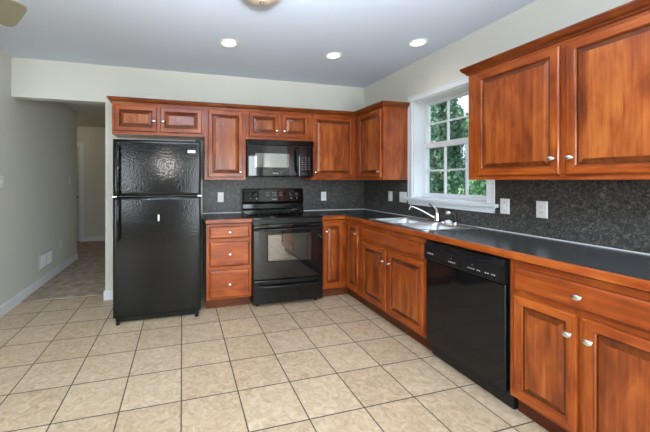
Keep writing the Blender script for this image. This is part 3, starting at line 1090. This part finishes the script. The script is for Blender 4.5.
# back guard: upright stand with a tilted control panel
bm = bmesh.new()
x0, x1 = SX0 - 0.004 - 0.0, SX1 + 0.004
prof = [(-0.030, 0.9005), (-0.030, 1.197), (-0.055, 1.204), (-0.078, 1.198), (-0.098, 1.045), (-0.094, 1.030), (-0.072, 1.020), (-0.078, 0.965), (-0.094, 0.945), (-0.094, 0.9005)]
a = [bm.verts.new((x0 + 0.004, y, z)) for y, z in prof]
b_ = [bm.verts.new((x1 - 0.004, y, z)) for y, z in prof]
for i in range(len(prof)):
    bm.faces.new((a[i], b_[i], b_[(i + 1) % len(prof)], a[(i + 1) % len(prof)]))
bm.faces.new(a)
bm.faces.new(list(reversed(b_)))
bg = obj('backguard', bm, M['black'], st, bevel=0.004)
# control panel frame follows the slope
sl = math.atan2(0.020, 0.158)


class TiltFr(Fr):
    def __init__(s, o, tilt):
        s.o = Vector(o)
        s.u = Vector((1, 0, 0))
        s.zv = Vector((0, math.sin(tilt), math.cos(tilt)))
        s.n = s.u.cross(s.zv)

    def __call__(s, u, z, w):
        return s.o + s.u * u + s.zv * z + s.n * w


def tbox(bm, F, u0, u1, z0, z1, w0, w1):
    vs = [bm.verts.new(F(u, z, w)) for u in (u0, u1) for z in (z0, z1) for w in (w0, w1)]
    for idx in ((0, 1, 3, 2), (4, 6, 7, 5), (0, 4, 5, 1), (2, 3, 7, 6), (0, 2, 6, 4), (1, 5, 7, 3)):
        bm.faces.new([vs[i] for i in idx])


TF = TiltFr((SX0, -0.098, 1.045), sl)
W_ = SX1 - SX0
bm = bmesh.new()
rings(bm, TF, 0.014, W_ - 0.014, 0.004, 0.152, [(0, 0.0006), (0, 0.003), (0.003, 0.006)], [0, 0, 0])
cpn = obj('control_panel', bm, M['black_glass'], bg, bevel=0)
for u in (0.090, 0.165, W_ - 0.165, W_ - 0.090):
    bm = bmesh.new()
    lathe(bm, TF, u, 0.088, 0.0062, [(0.026, 0), (0.026, 0.004), (0.021, 0.006), (0.019, 0.022), (0.016, 0.024), (0, 0.024)], 20)
    tbox(bm, TF, u - 0.004, u + 0.004, 0.070, 0.106, 0.0302, 0.034)
    obj('control_knob', bm, M['black_satin'], bg, smooth=40)
bm = bmesh.new()
for u in (0.090, 0.165, W_ - 0.165, W_ - 0.090):
    tbox(bm, TF, u - 0.006, u + 0.006, 0.036, 0.044, 0.0062, 0.0068)
for u0 in (0.285, 0.365, 0.445):
    for r in range(3):
        for k in range(3):
            tbox(bm, TF, u0 + k * 0.016, u0 + k * 0.016 + 0.009, 0.070 + r * 0.020, 0.074 + r * 0.020, 0.0062, 0.0068)
for k in range(7):
    tbox(bm, TF, 0.355 + k * 0.009, 0.361 + k * 0.009, 0.024, 0.033, 0.0062, 0.0068)
obj('panel_print', bm, M['grey_mark'], bg, label='tiny pale grey lettering')
# oven door
OF = Fr((0, -0.640, 0), (1, 0, 0))
bm = bmesh.new()
rings(bm, OF, SX0 + 0.002, SX1 - 0.002, 0.285, 0.850, [(0, 0.001), (0, 0.026), (0.003, 0.030), (0.008, 0.031)], [0, 0, 0, 0])
od = obj('oven_door', bm, M['black_glass'], st)
bm = bmesh.new()
rings(bm, OF, -1.540, -1.052, 0.462, 0.752, [(0, 0.0312), (0.001, 0.0325), (0.010, 0.0325), (0.011, 0.0318)], [0, 0, 0, 1])
obj('oven_window', bm, [M['black_satin'], M['window_glass_dark']], od)
bm = bmesh.new()
hz = 0.800
tube(bm, [(-1.665, -0.6715, hz), (-1.662, -0.70, hz), (-1.64, -0.712, hz), (-1.3, -0.716, hz), (-0.96, -0.712, hz), (-0.938, -0.70, hz), (-0.935, -0.6715, hz)], 0.0125, 10)
obj('oven_handle', bm, M['black'], od, smooth=60)
bm = B((SX0 + 0.004, SX1 - 0.004, -0.655, -0.6405, 0.857, 0.898))
for k in range(6):
    u = SX0 + 0.10 + k * 0.098
    box(bm, u, u + 0.07, -0.6565, -0.6552, 0.872, 0.882)
obj('vent_trim', bm, M['black_satin'], st)
bm = bmesh.new()
rings(bm, OF, SX0 + 0.002, SX1 - 0.002, 0.035, 0.276, [(0, 0.001), (0, 0.024), (0.004, 0.029), (0.010, 0.030)], [0, 0, 0, 0])
sd = obj('storage_drawer', bm, M['black'], st)
bm = bmesh.new()
tube(bm, [(-1.630, -0.6705, 0.222), (-1.615, -0.690, 0.222), (-1.56, -0.698, 0.216), (-1.30, -0.702, 0.212), (-1.04, -0.698, 0.216), (-0.985, -0.690, 0.222), (-0.970, -0.6705, 0.222)], 0.0135, 10)
obj('drawer_handle', bm, M['black'], sd, smooth=60)
for x in (SX0 + 0.06, SX1 - 0.06):
    for y in (-0.60, -0.10):
        bm = bmesh.new()
        lathe_z(bm, x, y, 0, [(0.02, 0.0005), (0.02, 0.014), (0.01, 0.016), (0.01, 0.0298)], 14)
        obj('foot', bm, M['rubber'], st, smooth=40)

# ------------------------------------------------------------------ microwave
MX0, MX1, MZ0, MZ1 = -1.688, -0.909, 1.345, 1.757
mw = thing('microwave', 'black over-the-range microwave above the stove', 'microwave', ((MX0 + MX1) / 2, -0.2, MZ0))
obj('housing', B((MX0, MX1, -0.370, -0.016, MZ0, MZ1)), M['black_satin'], mw, bevel=0.003)
MF = Fr((0, -0.3705, 0), (1, 0, 0))
bm = bmesh.new()
MF.box(bm, MX0 + 0.001, MX1 - 0.001, 1.700, MZ1 - 0.001, 0, 0.030)
obj('top_vent', bm, M['black'], mw, bevel=0.004)
bm = bmesh.new()
rings(bm, MF, MX0 + 0.001, -1.095, MZ0 + 0.002, 1.6985, [(0, 0), (0, 0.026), (0.004, 0.031), (0.010, 0.032)], [0, 0, 0, 0])
md = obj('door', bm, M['black_glass'], mw)
bm = bmesh.new()
rings(bm, MF, -1.610, -1.205, 1.445, 1.610, [(0, 0.0322), (0.002, 0.0330), (0.005, 0.0330)], [0, 0, 1])
obj('door_window', bm, [M['black_glass'], M['window_glass_dark']], md)
bm = bmesh.new()
tube(bm, [(-1.125, -0.403, 1.655), (-1.125, -0.425, 1.650), (-1.125, -0.437, 1.62), (-1.125, -0.440, 1.53), (-1.125, -0.437, 1.44), (-1.125, -0.425, 1.41), (-1.125, -0.403, 1.405)], 0.0115, 10)
obj('handle', bm, M['black'], md, smooth=60)
bm = bmesh.new()
for k in range(8):
    MF.box(bm, -1.405 + k * 0.009, -1.399 + k * 0.009, 1.380, 1.390, 0.0322, 0.0328)
obj('door_print', bm, M['grey_mark'], md, label='tiny pale grey lettering')
bm = bmesh.new()
rings(bm, MF, -1.093, MX1 - 0.001, MZ0 + 0.002, 1.6985, [(0, 0), (0, 0.026), (0.004, 0.031), (0.010, 0.032)], [0, 0, 0, 0])
kp = obj('keypad', bm, M['black_glass'], mw)
bm = bmesh.new()
for r in range(6):
    for k in range(3):
        u, z = -1.060 + k * 0.040, 1.430 + r * 0.026
        MF.box(bm, u, u + 0.022, z, z + 0.006, 0.0322, 0.0327)
obj('key_print', bm, plain('dim_grey_print', (0.11, 0.11, 0.13), 0.5), kp, label='dim grey key markings')

# ------------------------------------------------------------------ dishwasher
DU0, DU1 = 1.846, 2.468
dwr = thing('dishwasher', 'black built-in dishwasher under the right countertop', 'dishwasher', RIGHT((DU0 + DU1) / 2, 0, 0.3))
bm = bmesh.new()
RIGHT.box(bm, DU0, DU1, 0.11, 0.868, 0.03, 0.59)
obj('tub_body', bm, M['black_satin'], dwr)
bm = bmesh.new()
rings(bm, RIGHT, DU0 + 0.006, DU1 - 0.010, 0.112, 0.716, [(0, 0.592), (0, 0.620), (0.003, 0.625), (0.008, 0.626)], [0, 0, 0, 0])
dd = obj('door_panel', bm, M['black'], dwr)
# control panel with a scooped pull
bm = bmesh.new()
u0, u1 = DU0 + 0.006, DU1 - 0.010
N = 24
rows = []
for i in range(N + 1):
    u = u0 + (u1 - u0) * i / N
    s = (i / N - 0.5) / 0.36
    dip = 0.026 * max(0.0, 1 - s * s) if abs(s) < 1 else 0
    prof = [(0.592, 0.720), (0.632, 0.720), (0.636, 0.724), (0.638, 0.790), (0.636, 0.826 - dip), (0.632, 0.834 - dip), (0.614 if dip > 0.003 else 0.631, 0.836 - dip), (0.612 if dip > 0.003 else 0.630, 0.842), (0.626, 0.850), (0.620, 0.856), (0.592, 0.856)]
    rows.append([bm.verts.new(RIGHT(u, z, w)) for w, z in prof])
k = len(rows[0])
for r0, r1 in zip(rows, rows[1:]):
    for i in range(k):
        bm.faces.new((r0[i], r0[(i + 1) % k], r1[(i + 1) % k], r1[i]))
bm.faces.new(rows[0])
bm.faces.new(list(reversed(rows[-1])))
dcp = obj('control_panel', bm, M['black_satin'], dwr, smooth=35)
bm = bmesh.new()
for i in range(7):
    RIGHT.box(bm, 1.880 + i * 0.0085, 1.886 + i * 0.0085, 0.768, 0.777, 0.6382, 0.6388)
for u in (2.075, 2.090, 2.105, 2.120, 2.225, 2.238, 2.251, 2.264, 2.290, 2.303, 2.345, 2.360, 2.385, 2.400):
    RIGHT.box(bm, u, u + 0.009, 0.752, 0.759, 0.6380, 0.6387)
for u in (2.095, 2.255):
    RIGHT.box(bm, u, u + 0.005, 0.778, 0.783, 0.6382, 0.6388)
obj('panel_print', bm, M['grey_mark'], dcp, label='tiny pale grey lettering')
bm = bmesh.new()
RIGHT.box(bm, DU0 + 0.004, DU1 - 0.004, 0.004, 0.106, 0.53, 0.566)
obj('toe_panel', bm, M['black_satin'], dwr)
for u in (DU0 + 0.04, DU1 - 0.03):
    bm = bmesh.new()
    RIGHT.box(bm, u - 0.015, u + 0.015, 0.0005, 0.1095, 0.45, 0.48)
    obj('leg', bm, M['black_satin'], dwr)

# ------------------------------------------------------------------ outlets, switches, register
def plate(F, u, z, w, kind, label, gangs=1, name=None):
    wd = 0.072 if gangs == 1 else 0.118
    ht = 0.116
    nm = name or ('outlet' if kind == 'o' else 'light_switch')
    t = thing(nm, label, 'outlet' if kind == 'o' else 'light switch', F(u, z, w), 'outlets and switches')
    bm = bmesh.new()
    rings(bm, F, u - wd / 2, u + wd / 2, z - ht / 2, z + ht / 2, [(0, w + 0.0006), (0, w + 0.003), (0.004, w + 0.0065), (0.008, w + 0.007)], [0, 0, 0, 0])
    obj('cover_plate', bm, M['plate'], t)
    for gx in ([0] if gangs == 1 else [-0.023, 0.023]):
        if kind == 'o':
            for dz in (0.020, -0.020):
                bm = bmesh.new()
                lathe(bm, F, u + gx, z + dz, w + 0.0072, [(0.0165, 0), (0.0165, 0.0012), (0.0155, 0.002), (0, 0.002)], 16, sz=0.86)
                r = obj('receptacle', bm, M['plate'], t, smooth=30)
                bm = bmesh.new()
                for sx in (-0.0062, 0.0062):
                    F.box(bm, u + gx + sx - 0.0012, u + gx + sx + 0.0012, z + dz - 0.003, z + dz + 0.006, w + 0.0093, w + 0.0097)
                lathe(bm, F, u + gx, z + dz - 0.0085, w + 0.0093, [(0.0022, 0), (0.0022, 0.0004), (0, 0.0004)], 8)
                obj('slots', bm, M['slot'], r)
        else:
            bm = bmesh.new()
            F.box(bm, u + gx - 0.005, u + gx + 0.005, z - 0.012, z + 0.012, w + 0.0072, w + 0.009)
            F.box(bm, u + gx - 0.0035, u + gx + 0.0035, z - 0.001, z + 0.010, w + 0.009, w + 0.017)
            obj('toggle', bm, M['plate'], t)
            for dz in (0.03, -0.03):
                bm = bmesh.new()
                lathe(bm, F, u + gx, z + dz, w + 0.0072, [(0.003, 0), (0.003, 0.0008), (0, 0.001)], 8)
                obj('screw', bm, M['nickel'], t)


plate(BACK, -1.939, 1.103, 0.0126, 'o', 'white outlet on the dark backsplash between the fridge and the stove')
plate(BACK, -0.604, 1.097, 0.0126, 'o', 'white outlet on the dark backsplash just right of the stove')
plate(RIGHT, 0.588, 1.117, 0.0126, 's', 'narrow white switch on the right backsplash near the corner')
plate(RIGHT, 0.812, 1.117, 0.0126, 's', 'white double switch plate on the backsplash against the left side of the window', gangs=2)
plate(RIGHT, 1.975, 1.108, 0.0126, 's', 'white single switch on the right backsplash beside the window')
plate(RIGHT, 2.235, 1.106, 0.0126, 'o', 'white outlet on the right backsplash above the dishwasher')
plate(LEFT, -0.200, 1.288, 0.0, 's', 'white switch on the left wall cut by the left edge of the picture')
plate(LEFT, 1.745, 1.296, 0.0, 's', 'white switch high on the left wall near the hallway end')
plate(LEFT, 1.375, 0.397, 0.0, 'o', 'white outlet low on the left wall in the hallway')

rg = thing('air_register', 'white metal air return register low on the left wall', 'register', LEFT(0.84, 0.30, 0))
bm = bmesh.new()
u0, u1, z0, z1 = 0.635, 1.050, 0.200, 0.395
for b in ((u0, u1, z0, z0 + 0.022), (u0, u1, z1 - 0.022, z1), (u0, u0 + 0.022, z0 + 0.022, z1 - 0.022), (u1 - 0.022, u1, z0 + 0.022, z1 - 0.022), ((u0 + u1) / 2 - 0.008, (u0 + u1) / 2 + 0.008, z0 + 0.022, z1 - 0.022)):
    LEFT.box(bm, *b, 0.0006, 0.010)
obj('frame', bm, M['register_grey'], rg, bevel=0.002)
bm = bmesh.new()
LEFT.box(bm, u0 + 0.022, u1 - 0.022, z0 + 0.022, z1 - 0.022, 0.0006, 0.0016)
obj('backing', bm, M['slot'], rg)
um = (u0 + u1) / 2
for side, (a0, a1) in enumerate(((u0 + 0.023, um - 0.009), (um + 0.009, u1 - 0.023))):
    bm = bmesh.new()
    n = 14
    for i in range(n):
        ua = a0 + (a1 - a0) * (i + 0.1) / n
        du = (a1 - a0) / n * 0.55
        lean = 0.006 if side == 0 else -0.006
        vs = [bm.verts.new(LEFT(x, z, w)) for x, w in ((ua, 0.0018 if side == 0 else 0.0085), (ua + du, 0.0018 if side == 0 else 0.0085), (ua + du + lean, 0.0085 if side == 0 else 0.0018), (ua + lean, 0.0085 if side == 0 else 0.0018)) for z in (z0 + 0.023, z1 - 0.023)]
        for idx in ((0, 2, 3, 1), (2, 4, 5, 3), (4, 6, 7, 5), (6, 0, 1, 7), (0, 6, 4, 2), (1, 3, 5, 7)):
            bm.faces.new([vs[j] for j in idx])
    obj('louvers', bm, M['plate'], rg)

# ------------------------------------------------------------------ ceiling fixtures
DOWN = ('round recessed downlight, leftmost of the three in the ceiling above the fridge and stove',
        'round recessed downlight, middle of the three in the ceiling near the back corner',
        'round recessed downlight, rightmost of the three in the ceiling above the window')
for (x, y), lab in zip(LIGHTS, DOWN):
    t = thing('recessed_light', lab, 'ceiling light', (x, y, H), 'recessed ceiling lights')
    bm = bmesh.new()
    lathe_like = [(0.066, 0.0), (0.090, -0.0006), (0.091, -0.003), (0.086, -0.007), (0.072, -0.008), (0.066, -0.004)]
    rows = [[bm.verts.new((x + r * math.cos(a), y + r * math.sin(a), H + h)) for a in [2 * math.pi * i / 28 for i in range(28)]] for r, h in lathe_like]
    for r0, r1 in zip(rows, rows[1:] + rows[:1]):
        for i in range(28):
            bm.faces.new((r0[i], r0[(i + 1) % 28], r1[(i + 1) % 28], r1[i]))
    obj('trim_ring', bm, M['plate'], t, smooth=40)
    bm = bmesh.new()
    rows = [[bm.verts.new((x + r * math.cos(a), y + r * math.sin(a), H + h)) for a in [2 * math.pi * i / 28 for i in range(28)]] for r, h in
            [(0.0695, 0.001), (0.066, 0.06), (0.055, 0.11)]]
    for r0, r1 in zip(rows, rows[1:]):
        for i in range(28):
            bm.faces.new((r0[i], r0[(i + 1) % 28], r1[(i + 1) % 28], r1[i]))
    bm.faces.new(rows[-1])
    obj('baffle', bm, M['plate'], t, smooth=40)
    bm = bmesh.new()
    lathe_z(bm, x, y, H, [(0.0, 0.004), (0.024, 0.006), (0.042, 0.014), (0.047, 0.024), (0.034, 0.05), (0.02, 0.085), (0.014, 0.105)], 24)
    obj('bulb', bm, M['bulb'], t, smooth=50)
    lp = lamp('downlight_lamp', 'SPOT', (x, y, H - 0.012), 2.5, (1.0, 0.93, 0.84), (0, 0, 0), spot_size=2.4, spot_blend=0.8, shadow_soft_size=0.05)

dm = thing('flush_ceiling_light', 'unlit alabaster dome ceiling light at the top edge of the picture', 'ceiling light', (-1.90, -1.905, H))
bm = bmesh.new()
lathe_z(bm, -1.90, -1.905, H, [(0.12, -0.0006), (0.175, -0.004), (0.178, -0.02), (0.168, -0.026), (0.02, -0.028)], 36)
obj('base_ring', bm, M['pewter'], dm, smooth=40)
bm = bmesh.new()
lathe_z(bm, -1.90, -1.905, H, [(0.165, -0.029), (0.158, -0.055), (0.135, -0.085), (0.100, -0.112), (0.055, -0.132), (0.012, -0.140), (0, -0.140)], 36)
obj('glass_dome', bm, M['alabaster'], dm, smooth=60)
bm = bmesh.new()
lathe_z(bm, -1.90, -1.905, H, [(0.012, -0.1403), (0.013, -0.146), (0.007, -0.150), (0.009, -0.155), (0.004, -0.161), (0, -0.162)], 14)
obj('finial', bm, M['pewter'], dm, smooth=50)

hx, hy, hzz = -3.68, -2.23, 2.20
fan = thing('ceiling_fan', 'tan-bladed ceiling fan whose blade tip shows at the upper left corner', 'ceiling fan', (hx, hy, H))
bm = bmesh.new()
lathe_z(bm, hx, hy, H, [(0.07, -0.0006), (0.065, -0.04), (0.03, -0.07), (0.012, -0.075), (0.012, -0.26), (0.012, -0.27)], 20)
obj('canopy_and_rod', bm, M['bronze'], fan, smooth=40)
bm = bmesh.new()
lathe_z(bm, hx, hy, hzz, [(0.02, 0.09), (0.08, 0.08), (0.11, 0.05), (0.11, 0.0), (0.08, -0.04), (0.05, -0.06), (0, -0.06)], 24)
obj('motor_housing', bm, M['bronze'], fan, smooth=40)
for k in range(5):
    a = math.radians(45 + 72 * k)
    d = Vector((math.cos(a), math.sin(a), 0))
    s = Vector((-math.sin(a), math.cos(a), 0))
    c = Vector((hx, hy, hzz))
    bm = bmesh.new()
    out = [(0.16, -0.055), (0.30, -0.08), (0.60, -0.092), (0.625, -0.082), (0.635, -0.06), (0.635, 0.06), (0.625, 0.082), (0.60, 0.092), (0.30, 0.08), (0.16, 0.055)]
    up = [bm.verts.new(c + d * r + s * w + Vector((0, 0, 0.004 - w * 0.38))) for r, w in out]
    dn = [bm.verts.new(c + d * r + s * w + Vector((0, 0, -0.004 - w * 0.38))) for r, w in out]
    bm.faces.new(up)
    bm.faces.new(list(reversed(dn)))
    for i in range(len(out)):
        bm.faces.new((up[i], dn[i], dn[(i + 1) % len(out)], up[(i + 1) % len(out)]))
    bl = obj('blade', bm, M['blade'], fan)
    bm = bmesh.new()
    tube(bm, [c + d * 0.10, c + d * 0.14 + Vector((0, 0, -0.012)), c + d * 0.20 + Vector((0, 0, -0.012))], 0.010, 8)
    obj('blade_arm', bm, M['bronze'], bl)

# hallway lamp round the corner
hl = thing('hall_ceiling_light', 'small warm hallway ceiling light round the corner behind the left wall', 'ceiling light', (-4.75, 2.95, 2.441))
bm = bmesh.new()
lathe_z(bm, -4.75, 2.95, 2.441, [(0.12, -0.0006), (0.12, -0.02), (0.10, -0.03), (0, -0.03)], 24)
obj('base_ring', bm, M['pewter'], hl, smooth=40)
bm = bmesh.new()
lathe_z(bm, -4.75, 2.95, 2.441, [(0.11, -0.031), (0.10, -0.06), (0.06, -0.085), (0, -0.09)], 24)
obj('glass_dome', bm, emit_mat('lit_hall_dome', (1.0, 0.78, 0.45), 3.0), hl, smooth=60)
lamp('hall_lamp', 'POINT', (-4.75, 2.95, 2.30), 2.5, (1.0, 0.78, 0.50), shadow_soft_size=0.08)
